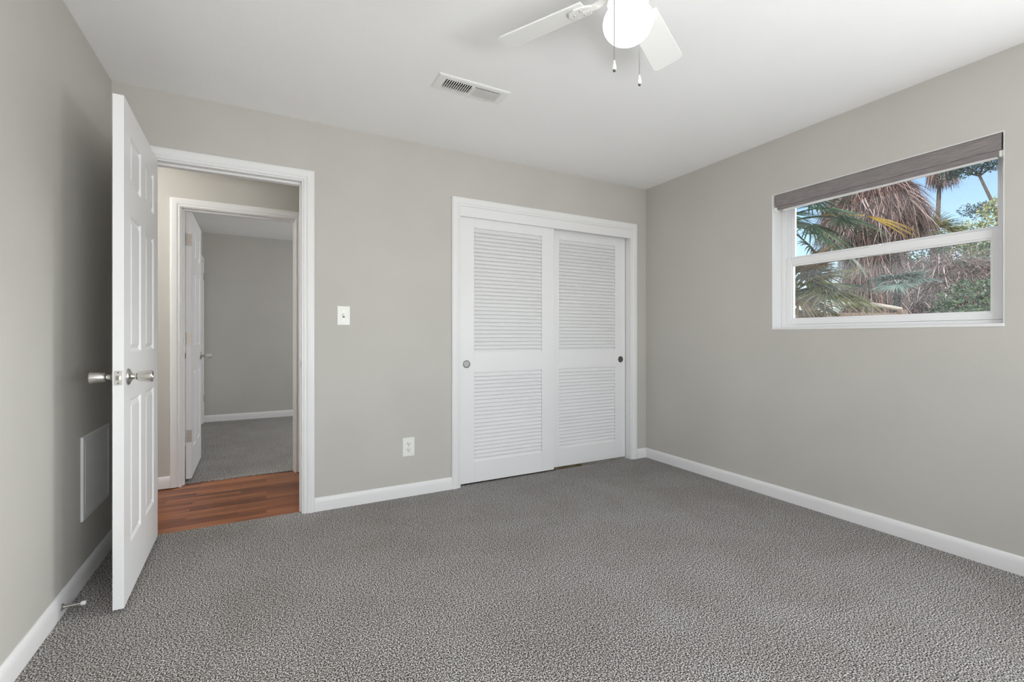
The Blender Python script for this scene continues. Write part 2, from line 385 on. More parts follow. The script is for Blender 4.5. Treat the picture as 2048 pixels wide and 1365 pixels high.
def knob(parent, c, axis, z):
    """tulip knob with rosette; c on the face, axis outward (local coordinates)"""
    r = MB().lathe([(.0, 0), (.033, 0), (.0335, .003), (.030, .008), (.020, .011), (.013, .016), (.0115, .020), (.0115, .030), (.012, .031), (0, .031)], (c[0], c[1], z), axis, 32).build('rosette', 'nickel', parent, smooth='auto')
    r['label'] = 'brushed nickel rosette'
    MB().lathe([(.0, .0295), (.0135, .0295), (.0135, .0335), (0, .0335)], (c[0], c[1], z), axis, 24).build('neck_ring', 'nickel_dark', r, smooth='auto')
    k = MB().lathe([(0, .033), (.017, .033), (.0195, .036), (.0225, .055), (.0245, .074), (.0245, .079), (.022, .082), (.016, .0805), (.014, .078), (0, .078)], (c[0], c[1], z), axis, 32).build('knob', 'nickel', parent, smooth='auto')
    k['label'] = 'brushed nickel door knob'
def set_xf(root, loc, rz):
    root.location = loc; root.rotation_euler = (0, 0, rz)
# main door: hinge at the left jamb, opened back towards the left wall
d1 = thing('door_1', (0, 0, 0), 'white six panel door standing open beside the left wall', 'door', kind='structure')
W1 = .768
panel_leaf(W1, 2.03).build('door_leaf', 'door', d1)
for s in (-1, 1): knob(d1, (W1 - .062, s * .0175), (0, s, 0), .912)
lp = MB().box(W1 - .0002, W1 + .0012, -.0125, .0125, .912 - .0285, .912 + .0285).build('latch_plate', 'nickel', d1, bevel=.0006); lp['label'] = 'nickel latch plate on the door edge'
MB().prism([(W1 + .001, -.008, .903), (W1 + .001, .008, .903), (W1 + .010, .008, .903), (W1 + .0115, .005, .903)], (0, 0, .018)).build('latch_bolt', 'nickel', lp, bevel=.001)
for z in (.912 + .021, .912 - .021): MB().lathe([(0, 0), (.003, 0), (.0026, .0008), (0, .001)], (W1 + .0012, 0, z), (1, 0, 0), 10).build('screw', 'nickel_dark', lp)
# hinge axis near (-.553, 3.10): leaf runs towards -y, turned a little into the room
set_xf(d1, (-.5355, 3.092, .018), math.radians(-88.4))
# inner door in the doorway across the hall, opened into the far room
d2 = thing('door_2', (0, 0, 0), 'white six panel door open in the second doorway, hinge edge towards the hall', 'door', kind='structure')
W2 = .715
panel_leaf(W2, 2.03).build('door_leaf', 'door', d2)
for s in (-1, 1): knob(d2, (W2 - .06, s * .0175), (0, s, 0), .912)
for z in (1.812, 1.062, .323):
    h = MB().box(-.0015, .0002, -.0195, .012, z - .045, z + .045).build('hinge', 'hinge', d2, bevel=.0006); h['label'] = 'satin nickel butt hinge'
    MB().lathe([(0, -.046), (.0055, -.046), (.0055, .046), (.004, .05), (0, .05)], (-.003, .0215, z), (0, 0, 1), 14).build('hinge_pin', 'hinge', h, smooth='auto')
    for a, b in ((-.008, .03), (-.008, -.03), (-.012, 0)): MB().lathe([(0, 0), (.0035, 0), (.003, .0008), (0, .001)], (-.0015, a, z + b), (-1, 0, 0), 10).build('screw', 'nickel', h)
set_xf(d2, (-.519, 4.222, .018), math.radians(91.1))
# closet door leaf on the left wall of the far room, close to its end wall
d3 = thing('door_3', (L, 6.6, 0), 'white door trim standing on the left wall at the end of the far room', 'door', kind='structure')
MB().box(L, L + .018, 6.935, 7.0, 0, 2.10).box(L, L + .018, 6.1, 6.16, 0, 2.10).box(L, L + .018, 6.16, 6.935, 2.04, 2.10).build('casing', 'trim', d3, bevel=.003)
MB().box(L, L + .008, 6.165, 6.93, .01, 2.035).build('door_leaf', 'door', d3)
for z in (1.86, .32): MB().box(L + .0181, L + .021, 6.94, 6.962, z - .045, z + .045).build('hinge', 'nickel_dark', d3)

# ------------------------------------------------------------------ louvered closet doors
def louver_door(name, x0, x1, yf, label, pull_x, pull_mat, bottom):
    root = thing(name, ((x0 + x1) / 2, yf, 0), label, 'closet door', 'sliding louvered closet doors', 'structure')
    s, t, zt = .115, .028, 2.005
    zs = [(.165, .829), (.976, 1.905)]
    f = MB()
    f.box(x0, x0 + s, yf, yf + t, bottom, zt); f.box(x1 - s, x1, yf, yf + t, bottom, zt)
    f.box(x0 + s, x1 - s, yf, yf + t, bottom, zs[0][0]); f.box(x0 + s, x1 - s, yf, yf + t, zs[0][1], zs[1][0]); f.box(x0 + s, x1 - s, yf, yf + t, zs[1][1], zt)
    f.build('door_frame', 'door', root, bevel=.0012)
    for z0, z1 in zs:
        n = round((z1 - z0) / .0288); p = (z1 - z0) / n; mb = MB()
        for i in range(n):
            zc = z0 + (i + .5) * p
            mx = Matrix.Translation((0, yf + .0145, zc)) @ Matrix.Rotation(math.radians(-31), 4, 'X')
            mb.box(x0 + s - .002, x1 - s + .002, -.0034, .0034, -.0190, .0190, mx)
        mb.build('louver_slats', 'door', root, bevel=.0012)
    pc = MB().lathe([(0, 0), (.028, 0), (.028, .0025), (.0265, .0035), (.023, .0035), (.0225, .001), (0, .001)], (pull_x, yf, .893), (0, -1, 0), 32).build('finger_pull', pull_mat, root, smooth='auto')
    pc['label'] = 'round recessed finger pull'
    MB().lathe([(0, 0), (.0222, 0), (.0222, .0014), (0, .0014)], (pull_x, yf, .893), (0, -1, 0), 32).build('pull_cup', 'pull_grey' if pull_x < 2 else 'pull_dark', pc, smooth='auto')
    return root
louver_door('door_4', 1.2455, 2.068, D + .024, 'left white louvered closet door, sliding in front of the other', 1.300, 'nickel_dark', .012)
louver_door('door_5', 2.030, 2.860, D + .064, 'right white louvered closet door, sliding behind, its pull dark', 2.808, 'nickel_dark', .014)

# ------------------------------------------------------------------ wall fittings
sw = thing('light_switch', (.438, D, 1.23), 'white toggle light switch on the wall right of the doorway', 'light switch')
def plate(root, x, z, w, h):
    mb = MB(); pr = [(0, 0), (0, .003), (.003, .0055)]
    rings = [[Vector((x + sx * (w / 2 - i), D - p, z + sz * (h / 2 - i))) for sx, sz in ((-1, -1), (1, -1), (1, 1), (-1, 1))] for i, p in pr]
    return mb.sweep(rings).build('cover_plate', 'plate', root)
plate(sw, .438, 1.23, .078, .122)
MB().box(.4325, .4435, D - .0062, D - .0052, 1.217, 1.243).build('toggle_slot', 'dark', sw)
MB().prism([(.434, D - .0055, 1.222), (.442, D - .0055, 1.222), (.442, D - .0055, 1.238), (.434, D - .0055, 1.238)], (0, -.010, .007)).build('toggle', 'plate', sw, bevel=.001)
for z in (1.26, 1.20): MB().lathe([(0, 0), (.0032, 0), (.0028, .001), (0, .0012)], (.438, D - .0055, z), (0, -1, 0), 12).build('screw', 'nickel', sw)
ou = thing('power_outlet', (.861, D, .338), 'white double power outlet low on the wall between doorway and closet', 'outlet')
plate(ou, .861, .338, .082, .127)
for dz in (.021, -.021):
    z = .338 + dz
    r = MB().lathe([(0, 0), (.0165, 0), (.0165, .0015), (.0155, .0022), (0, .0022)], (.861, D - .0055, z), (0, -1, 0), 28).build('receptacle', 'plate', ou, smooth='auto')
    MB().box(.861 - .0085, .861 - .0058, D - .0084, D - .0076, z - .001, z + .009).box(.861 + .0058, .861 + .0085, D - .0084, D - .0076, z, z + .008).lathe([(0, 0), (.0032, 0), (.0032, .0008), (0, .0008)], (.861, D - .0076, z - .007), (0, -1, 0), 10).build('socket_slots', 'dark', r)
MB().lathe([(0, 0), (.003, 0), (.0028, .001), (0, .0012)], (.861, D - .0055, .338), (0, -1, 0), 12).build('screw', 'nickel', ou)

ap = thing('access_panel', (L, 2.85, .465), 'square white access panel on the left wall behind the open door', 'wall panel')
MB().sweep([[Vector((L + p, 2.853 + sy * (.193 - i), .4655 + sz * (.185 - i))) for sy, sz in ((-1, -1), (1, -1), (1, 1), (-1, 1))] for i, p in ((0, 0), (0, .006), (.003, .009), (.022, .009), (.024, .006), (.026, .006))]).build('panel_frame', 'trim', ap)
MB().box(L, L + .0085, 2.853 - .1645, 2.853 + .1645, .4655 - .1565, .4655 + .1565).build('panel_door', 'trim', ap, bevel=.0015)

ds = thing('door_stop', (L + .014, 2.403, .038), 'small nickel door stop with white tip on the left baseboard', 'door stop')
MB().lathe([(0, 0), (.0135, 0), (.0135, .003), (.008, .006), (.0055, .010), (0, .010)], (L + .0135, 2.403, .038), (1, 0, 0), 20).build('base_flange', 'nickel', ds, smooth='auto')
MB().lathe([(0, .006), (.0045, .006), (.004, .060), (0, .060)], (L + .0135, 2.403, .038), (1, 0, 0), 14).build('rod', 'nickel', ds, smooth='auto')
MB().lathe([(0, .057), (.007, .057), (.0085, .061), (.0085, .069), (.006, .073), (0, .074)], (L + .0135, 2.403, .038), (1, 0, 0), 18).build('rubber_tip', 'rubber', ds, smooth='auto')

# ------------------------------------------------------------------ ceiling register
cv = thing('ceiling_vent', (.98, 2.30, H), 'white rectangular air register set in the ceiling left of the fan', 'air vent')
vx0, vx1, vy0, vy1 = .777, 1.185, 2.228, 2.376
ix0, ix1, iy0, iy1 = .828, 1.136, 2.265, 2.340
MB().sweep([[Vector((x, y, z)) for x, y in ((a, c), (b, c), (b, d), (a, d))] for a, b, c, d, z in (
    (vx0, vx1, vy0, vy1, H), (vx0, vx1, vy0, vy1, H - .003), (vx0 + .008, vx1 - .008, vy0 + .008, vy1 - .008, H - .007),
    (ix0 - .008, ix1 + .008, iy0 - .008, iy1 + .008, H - .007), (ix0, ix1, iy0, iy1, H - .004), (ix0, ix1, iy0, iy1, H - .0005))], caps=False).build('vent_frame', 'fan_white', cv)
MB().box(ix0, ix1, iy0, iy1, H - .0008, H - .0003).build('duct_shade_card', 'duct', cv)  # flat near-black card on the ceiling, paints the duct's inner shade
mid = (ix0 + ix1) / 2
MB().box(ix0, mid, (iy0 + iy1) / 2, iy1, H - .0016, H - .0010).build('damper', 'damper', cv)
MB().box(mid - .005, mid + .005, iy0, iy1, H - .007, H - .001).build('divider', 'fan_white', cv)
for a, b, ang, n, hw in ((ix0, mid - .005, 38, 12, .0017), (mid + .005, ix1, -38, 14, .0009)):
    mb = MB()
    for i in range(n):
        x = a + (i + .5) * (b - a) / n
        mb.box(-hw, hw, iy0, iy1, -.0072, .0055, Matrix.Translation((x, 0, H - .0085)) @ Matrix.Rotation(math.radians(ang), 4, 'Y'))
    mb.build('louver_bank', 'fan_white', cv)

# ------------------------------------------------------------------ ceiling fan
FX, FY, BZ = 1.057, 1.160, 2.24
fan = thing('ceiling_fan', (FX, FY, H), 'white ceiling fan with lit round glass light and pull chains', 'ceiling fan')
MB().lathe([(0, 0), (.085, 0), (.085, -.012), (.078, -.03), (.075, -.05), (.115, -.07), (.122, -.10), (.120, -.145), (.100, -.170), (.062, -.178), (0, -.178)], (FX, FY, H), (0, 0, 1), 40).build('motor_housing', 'fan_white', fan, smooth='auto')
MB().lathe([(0, 0), (.055, 0), (.058, -.012), (.056, -.040), (.066, -.048), (.068, -.060), (.060, -.066), (0, -.066)], (FX, FY, H - .178), (0, 0, 1), 36).build('light_fitter', 'fan_white', fan, smooth='auto')
gp = [(0, .062)] + [(.0815 * math.sin(a), .066 * math.cos(a)) for a in (math.radians(40 + 140 * i / 20) for i in range(21))]
gl = MB().lathe(gp, (FX, FY, 2.133), (0, 0, 1), 40).build('glass_globe', 'globe', fan, smooth=True); gl['label'] = 'glowing round opal glass globe'
for k in range(4):
    a = math.radians(118 + 90 * k); d = Vector((math.cos(a), math.sin(a), 0)); s = Vector((-math.sin(a), math.cos(a), 0))
    pit = math.radians(-13); sv = s * math.cos(pit) + Vector((0, 0, math.sin(pit)))
    up = d.cross(sv)
    if up.z < 0: up = -up
    c = Vector((FX, FY, BZ))
    out = []
    w0, w1, r0, r1 = .052, .060, .150, .497
    for u, v in ((r0, -w0), (r0 + .02, -w0)): out.append((u, v))
    for t in range(7):
        q = math.radians(-90 + 15 * t); out.append((r1 - .022 + .022 * math.cos(q), -w1 + .022 + .022 * math.sin(q)))
    for t in range(7):
        q = math.radians(15 * t); out.append((r1 - .022 + .022 * math.cos(q), w1 - .022 + .022 * math.sin(q)))
    out += [(r0 + .02, w0), (r0, w0)]
    bl = MB().prism([c + d * u + sv * v for u, v in out], up * .006).build('blade', 'fan_white', fan, bevel=.001)
    br = MB(); pts = [(.085, -.014), (.125, -.016), (.150, -.032), (.185, -.036), (.208, -.024), (.218, 0), (.208, .024), (.185, .036), (.150, .032), (.125, .016), (.085, .014)]
    br.prism([c + d * u + sv * v - up * .007 for u, v in pts], up * .007)
    br.tube([c + d * .06 + Vector((0, 0, .01)), c + d * .11 - up * .004, c + d * .165 - up * .006], [.014, .012, .006], 10)
    b2 = br.build('blade_bracket', 'fan_white', bl, bevel=.002)
    for u, v in ((.165, .02), (.165, -.02), (.195, 0)): MB().lathe([(0, 0), (.0045, 0), (.003, .0025), (0, .003)], c + d * u + sv * v - up * .007, -up, 10).build('bracket_screw', 'nickel', bl)
def chain(x, y, z0, z1, label):
    mb = MB(); n = int((z0 - z1) / .0042)
    for i in range(n): mb.ball((x, y, z0 - (i + .5) * (z0 - z1) / n), .0021, 6, 4)
    mb.tube([(x, y, z0), (x, y, z1)], .0006, 5)
    c = mb.build('pull_chain', 'chain', fan, smooth=True); c['label'] = label
    k = MB().lathe([(0, 0), (.0020, 0), (.0032, -.006), (.0062, -.020), (.0068, -.026), (.0050, -.031), (0, -.032)], (x, y, z1), (0, 0, 1), 16).build('pull_knob', 'fan_white', c, smooth='auto')
    MB().lathe([(0, 0), (.0050, 0), (.0035, -.005), (0, -.006)], (x, y, z1 - .031), (0, 0, 1), 14).build('knob_cap', 'nickel_dark', c, smooth='auto')
chain(.969, 1.125, 2.235, 1.966, 'ball chain hanging in front of the globe')
chain(1.118, 1.170, 2.235, 1.982, 'ball chain hanging behind the globe')

# ------------------------------------------------------------------ window in the right wall
wn = thing('window_1', (R + .1, 1.37, WIN[2]), 'white single hung window in the right wall looking onto palms', 'window', kind='structure')
y0, y1, z0, z1 = WIN
# painted reveal lining
MB().box(R + .001, R + .10, y0, y0 + .004, z0, z1).box(R + .001, R + .10, y1 - .004, y1, z0, z1).box(R + .001, R + .10, y0 + .004, y1 - .004, z1 - .004, z1).build('reveal_lining', 'trim', wn)
MB().box(R - .004, R + .10, y0, y1, z0 - .002, z0 + .014).build('window_sill', 'trim', wn, bevel=.003)
fx0, fx1 = R + .100, R + .190
fr = MB(); fw = .034
fr.box(fx0, fx1, y0 + .004, y0 + fw, z0 + .014, z1 - .004).box(fx0, fx1, y1 - fw, y1 - .004, z0 + .014, z1 - .004).box(fx0, fx1, y0 + fw, y1 - fw, z0 + .014, z0 + .034).box(fx0, fx1, y0 + fw, y1 - fw, z1 - fw, z1 - .004)
fr.box(fx0 + .042, fx0 + .048, y0 + fw, y0 + fw + .008, z0 + .04, z1 - fw).box(fx0 + .042, fx0 + .048, y1 - fw - .008, y1 - fw, z0 + .04, z1 - fw)
fr.build('window_frame', 'vinyl', wn, bevel=.002)
def sash(name, xa, xb, ya, yb, za, zb, st, rb, rt, glass, gname):
    m = MB().box(xa, xb, ya, ya + st, za, zb).box(xa, xb, yb - st, yb, za, zb).box(xa, xb, ya + st, yb - st, za, za + rb).box(xa, xb, ya + st, yb - st, zb - rt, zb)
    s = m.build(name, 'vinyl', wn, bevel=.002)
    xm = (xa + xb) / 2
    g = MB().box(xm - .002, xm + .002, ya + st - .004, yb - st + .004, za + rb - .004, zb - rt + .004).build(gname, glass, s)
    b = MB(); i = .010
    b.box(xa + .006, xb - .006, ya + st - .001, ya + st + i, za + rb, zb - rt).box(xa + .006, xb - .006, yb - st - i, yb - st + .001, za + rb, zb - rt).box(xa + .006, xb - .006, ya + st + i, yb - st - i, za + rb - .001, za + rb + i).box(xa + .006, xb - .006, ya + st + i, yb - st - i, zb - rt - i, zb - rt + .001)
    b.build('glazing_bead', 'vinyl', s)
    return s
lo = sash('lower_sash', fx0 + .006, fx0 + .040, y0 + fw + .001, y1 - fw - .001, z0 + .036, 1.626, .034, .032, .042, 'glass_low', 'lower_pane')
MB().box(fx0 + .001, fx0 + .0065, 1.30, 1.42, 1.578, 1.584).box(fx0 - .001, fx0 + .0065, 1.33, 1.39, 1.575, 1.579).build('sash_lift', 'vinyl', lo)
MB().box(fx0 + .012, fx0 + .036, 1.35, 1.41, 1.626, 1.636).build('sash_lock', 'vinyl', lo, bevel=.002)
sash('upper_sash', fx0 + .049, fx0 + .080, y0 + fw + .001, y1 - fw - .001, 1.600, z1 - fw - .001, .020, .036, .030, 'glass_top', 'upper_pane')

# roller shade gathered at the head of the opening
wb = thing('window_blind', (R + .04, 1.37, z1 - .004), 'taupe fabric shade gathered up at the top of the window', 'window blind')
def cloth(name, prof, ya, yb, m, parent, seed, amp):
    rnd = random.Random(seed); ph = [rnd.uniform(0, 6.3) for _ in range(4)]
    rings = []
    for i in range(41):
        y = ya + (yb - ya) * i / 40; t = i / 40
        wob = math.sin(5 * t + ph[0]) * .5 + math.sin(13 * t + ph[1]) * .3 + math.sin(29 * t + ph[2]) * .2
        n = len(prof)
        rings.append([Vector((x + wob * amp * .5 * k / n, y, z + wob * amp * (k / n) * (1 if k < n - 1 else 1))) for k, (x, z) in enumerate(prof)])
    return MB().sweep(rings).build(name, m, parent, smooth='auto')
zt = z1 - .004
cloth('front_fold', [(R + .030, zt), (R + .010, zt), (R + .006, zt - .03), (R + .005, zt - .062), (R + .009, zt - .078), (R + .016, zt - .080), (R + .020, zt - .05)], y0 + .012, y1 - .022, 'shade', wb, 1, .004)
cloth('rear_fold', [(R + .044, zt), (R + .026, zt), (R + .016, zt - .07), (R + .014, zt - .090), (R + .020, zt - .101), (R + .030, zt - .100), (R + .036, zt - .06)], y0 + .014, y1 - .030, 'shade', wb, 5, .006)
MB().box(R + .030, R + .042, y0 + .03, y1 - .06, zt - .113, zt - .098).build('bottom_rail', 'trim', wb, bevel=.002)
for yy in (y0 + .006, y1 - .022): MB().box(R + .012, R + .05, yy, yy + .016, zt - .112, zt - .082).build('end_clip', 'plate', wb, bevel=.003)

# unseen windows added behind and beside the viewpoint to light the room
wr = thing('added_window_2', (1.0, REAR, .85), 'added white framed window behind the viewpoint', 'window', kind='structure')
m = MB().box(-.5, -.45, REAR - .11, REAR - .05, .85, 2.1).box(2.45, 2.5, REAR - .11, REAR - .05, .85, 2.1).box(-.45, 2.45, REAR - .11, REAR - .05, .85, .9).box(-.45, 2.45, REAR - .11, REAR - .05, 2.05, 2.1).box(.97, 1.03, REAR - .11, REAR - .05, .9, 2.05)
m.build('window_frame', 'vinyl', wr)
w3 = thing('added_window_3', (R + .1, -.15, .88), 'added white framed window in the right wall beside the viewpoint', 'window', kind='structure')  # second unseen window, added for its light
MB().box(R + .1, R + .16, -.72, -.67, .88, 2.063).box(R + .1, R + .16, .37, .42, .88, 2.063).box(R + .1, R + .16, -.67, .37, .88, .93).box(R + .1, R + .16, -.67, .37, 2.013, 2.063).build('window_frame', 'vinyl', w3)
MB().box(R + .12, R + .124, -.67, .37, .93, 2.013).build('pane', 'glass_top', w3)
MB().box(-.45, 2.45, REAR - .09, REAR - .086, .9, 2.05).build('pane', 'glass_top', wr)

# ------------------------------------------------------------------ garden outside the window
struct(MB().box(R + .2, 60, -40, 60, -.6, -.4).build('ground', 'soil'), 'sandy garden ground outside', 'ground')
rnd = random.Random(7)
def blade_strip(mb, p0, d, up, length, width, droop, seg=5, bend=0.0):
    """narrow folded leaf segment"""
    d = d.normalized(); side = d.cross(up)
    if side.length < 1e-3: side = d.cross(Vector((0.3, .5, .1)))
    side.normalize(); prev = None
    for i in range(seg + 1):
        t = i / seg
        p = p0 + d * (length * t) + Vector((0, 0, -droop * length * t ** 2.2)) + side * (bend * length * t * t)
        wd = width * (.45 + .55 * min(1, t * 3)) * (1 - max(0, t - .45) / .55) ** .8 * .5 + .0006
        ring = [mb.bm.verts.new(p - side * wd), mb.bm.verts.new(p + up * wd * .35), mb.bm.verts.new(p + side * wd)]
        if prev:
            mb.bm.faces.new((prev[0], prev[1], ring[1], ring[0])); mb.bm.faces.new((prev[1], prev[2], ring[2], ring[1]))
        prev = ring
def fan_frond(mb, c, d, up, rad, n=26, spread=230, width=.03, droop=.25):
    d = d.normalized(); up = (up - d * up.dot(d)).normalized(); s = d.cross(up)
    for i in range(n):
        a = math.radians(-spread / 2 + spread * i / (n - 1))
        v = d * math.cos(a) + s * math.sin(a)
        blade_strip(mb, c + v * rad * .04, v, up, rad * (1 - .25 * abs(a) / math.pi) * rnd.uniform(.9, 1.05), width, droop * rnd.uniform(.6, 1.4), 6, rnd.uniform(-.05, .05))
def palm_plant(name, c, label, group, fronds, mats, rad, stalk, tall=0, trunk=None):
    """fan palm: fronds is a list of (azimuth deg, elevation deg, petiole length, material key)"""
    root = thing(name, c, label, 'palm', group); c = Vector(c); rnd.seed(name); top = c + Vector((0, 0, tall))
    if trunk: MB().tube([c, c + Vector((0.03, 0, tall * .5)), top], [trunk * 1.15, trunk, trunk * .9], 10).build('trunk', 'bark', root, smooth=True)
    for az, el, ln, mk in fronds:
        a, e = math.radians(az), math.radians(el)
        d = Vector((math.cos(a) * math.cos(e), math.sin(a) * math.cos(e), math.sin(e)))
        p1 = top + d * ln * .6; p2 = top + d * ln - Vector((0, 0, .08 * ln))
        f = MB(); dd = (p2 - p1).normalized() - Vector((0, 0, .25))
        fan_frond(f, p2, dd, Vector((0, 0, 1)) + d * .2, rad * rnd.uniform(.9, 1.1), *((8, 60, .022) if mk == 'frond_gold' else (34, 230, .021)))
        fo = f.build('frond', mk, root, fix=False)
        MB().tube([top, p1, p2], [.012, .009, .006], 6).build('frond_stalk', mk, fo, smooth=True)
    return root
# old palm wrapped in a thick skirt of dead fronds
TX, TY = 7.0, 3.08
th = thing('thatched_palm', (TX, TY, -.4), 'old palm with a thick brown skirt of dead fronds in mid garden', 'palm')
MB().tube([(TX, TY, -.4), (TX + .02, TY - .02, 1.2), (TX, TY, 3.9)], [.24, .2, .18], 14).build('trunk', 'bark', th, smooth=True)
mb = MB()
for i in range(9500):
    a = rnd.uniform(0, 2 * math.pi); lvl = rnd.random(); d = Vector((math.cos(a), math.sin(a), 0))
    if lvl < .72:                                   # shaggy dome of hanging fronds
        q = lvl / .72; z = 3.20 - .62 * q ** 1.5; rr = .12 + .44 * q ** .6; ln = rnd.uniform(.16, .46)
        v = d * rnd.uniform(.05, .7) * (1.15 - q * .95) + Vector((rnd.gauss(0, .22), rnd.gauss(0, .22), -rnd.uniform(.35, 1.0)))
    else:                                           # older layers tight round the trunk
        z = 2.55 - 1.6 * rnd.random(); rr = rnd.uniform(.24, .36); ln = rnd.uniform(.2, .5)
        v = d * rnd.uniform(.0, .35) + Vector((rnd.gauss(0, .2), rnd.gauss(0, .2), -1))
    blade_strip(mb, Vector((TX, TY, z)) + d * (rr + rnd.uniform(-.08, .02)), v.normalized(), d, ln, rnd.uniform(.004, .014), rnd.uniform(.1, .5), 4, rnd.uniform(-.3, .3))
sk = mb.build('dead_frond_skirt', 'thatch', th, fix=False); sk['label'] = 'shaggy brown skirt of dead fronds'
for i in range(12):
    a = i * 2 * math.pi / 12 + .2; e = rnd.uniform(.3, 1.2); d = Vector((math.cos(a) * math.cos(e), math.sin(a) * math.cos(e), math.sin(e)))
    f = MB(); fan_frond(f, Vector((TX, TY, 4.0)) + d * .7, d - Vector((0, 0, .15)), Vector((0, 0, 1)), .5); fo = f.build('frond', 'frond', th, fix=False)
    MB().tube([(TX, TY, 3.85), Vector((TX, TY, 4.0)) + d * .7], .012, 6).build('frond_stalk', 'frond', fo)
palm_plant('fan_palm', (5.2, 3.22, -.4), 'green fan palm outside the left side of the upper pane', None,
           [(-95, 10, .48, 'frond'), (-125, 28, .46, 'frond'), (-62, 2, .58, 'frond'), (-78, -24, .52, 'frond'), (-100, -12, .42, 'frond'), (-85, 32, .40, 'frond'), (-70, -42, .46, 'frond'), (-60, 2, .80, 'frond_gold'), (-150, 5, .4, 'frond'), (30, 20, .4, 'frond'), (90, 30, .4, 'frond'), (150, 25, .45, 'frond'), (200, 40, .4, 'frond')], None, .50, None, 2.82, .07)
palm_plant('saw_palmetto', (3.96, 2.36, -.4), 'yellow green palmetto clump at the left of the lower pane', None,
           [(-80, 16, .26, 'frond_yellow'), (-105, 30, .20, 'frond_yellow'), (-55, 8, .34, 'frond_yellow'), (-130, 0, .2, 'straw'), (-75, -14, .26, 'frond_yellow'), (-95, -36, .24, 'straw'), (-60, -34, .3, 'straw'), (-40, 25, .3, 'frond'), (-90, 48, .22, 'frond'), (-115, 55, .24, 'straw'), (-85, 62, .30, 'straw'), (-60, 55, .28, 'straw'), (-70, 40, .26, 'frond_yellow'), (-100, 5, .34, 'frond_yellow'), (20, 20, .3, 'frond_yellow'), (100, 15, .3, 'straw'), (60, 30, .3, 'frond')], None, .36, None, 1.84, .05)
palm_plant('small_palm', (5.85, 2.34, -.4), 'small silvery fan palm in front of the brown thatch', None,
           [(-120, 45, .15, 'frond_silver'), (-60, 30, .16, 'frond_silver'), (180, 40, .15, 'frond_silver'), (-165, 12, .16, 'frond_silver'), (20, 35, .16, 'frond_silver')], None, .24, None, 2.02, .04)
palm_plant('bright_palm', (13.3, 4.65, -.4), 'sunlit yellow green fan palm right of the brown thatch', None,
           [(-100, 30, .3, 'frond_yellow'), (-140, 45, .3, 'frond_yellow'), (-60, 15, .35, 'frond_yellow'), (180, 20, .3, 'frond_yellow'), (150, 45, .3, 'frond'), (60, 40, .3, 'frond'), (-170, 60, .3, 'frond_yellow')], None, .62, None, 3.75, .07)
def leaf_card(mb, p, size):
    d = Vector((rnd.gauss(0, 1), rnd.gauss(0, 1), rnd.gauss(0, .8))).normalized(); u = d.orthogonal().normalized(); u.rotate(Matrix.Rotation(rnd.uniform(0, 6.28), 3, d)); s = d.cross(u)
    a, b, c, e = p, p + d * size * .5 + s * size * .26 + u * size * .08, p + d * size, p + d * size * .5 - s * size * .26 + u * size * .08
    mb.poly([a, b, c, e])
def blob(mb, c, rad, n, size, sc=(1, 1, 1)):
    for _ in range(n):
        v = Vector((rnd.gauss(0, 1), rnd.gauss(0, 1), rnd.gauss(0, 1))).normalized() * rad * rnd.uniform(.55, 1.05) ** .6
        leaf_card(mb, Vector(c) + Vector((v.x * sc[0], v.y * sc[1], v.z * sc[2])), size * rnd.uniform(.7, 1.3))
def shrub(name, c, blobs, mk, n, size, label, group=None, cat='shrub'):
    root = thing(name, c, label, cat, group); c = Vector(c)
    st = MB()
    for bx, by, bz, r in blobs: st.tube([c, c + Vector((bx * .5, by * .5, bz * .6)), c + Vector((bx, by, bz))], [.05, .03, .012], 6)
    st.build('branches', 'bark', root)
    f = MB()
    for bx, by, bz, r in blobs: blob(f, c + Vector((bx, by, bz)), r, int(n * r * r), size)
    f.build('foliage', mk, root, fix=False)
    return root
shrub('broad_shrub', (8.75, 2.02, -.4), [(0, 0, 1.95, .5), (-.2, .5, 1.85, .45), (.2, -.5, 2.0, .5), (.1, .8, 1.6, .4), (-.1, -1.0, 1.9, .45), (.2, .1, 1.4, .5), (.1, -.6, 1.4, .5), (0, .55, 1.2, .45), (0, -1.1, 1.3, .5)], 'leaf', 4600, .075, 'broad dark green shrub at the right of the lower pane')
shrub('pale_tree', (17.6, 4.7, -.4), [(0, 0, 4.9, .45), (-.3, .5, 4.3, .45), (.2, -.6, 5.0, .45), (.1, .8, 3.8, .5), (0, -.9, 4.3, .5), (.1, .2, 3.6, .6), (.1, -.6, 3.3, .6)], 'leaf_light', 3000, .09, 'pale yellow green tree against the sky at the right', cat='tree')
shrub('dense_bush', (15.6, 5.7, -.4), [(0, 0, 3.8, .6), (.2, -.8, 3.7, .6), (-.1, .8, 3.9, .6), (.1, .2, 2.9, .8), (.1, -.9, 2.8, .7), (.1, 1.3, 3.2, .6)], 'leaf', 3200, .085, 'green bush behind the right side of the brown thatch', cat='bush')
shrub('backdrop_bush', (10.8, 8.3, -.4), [(0, 0, 2.2, .9), (0, -1.2, 2.0, .8), (0, 1.4, 2.0, .9), (0, .2, 1.2, .9), (0, -1.3, 1.0, .8), (0, 2.7, 1.9, .8)], 'leaf', 1300, .14, 'dark bush far behind the fan palm at the left', cat='bush')
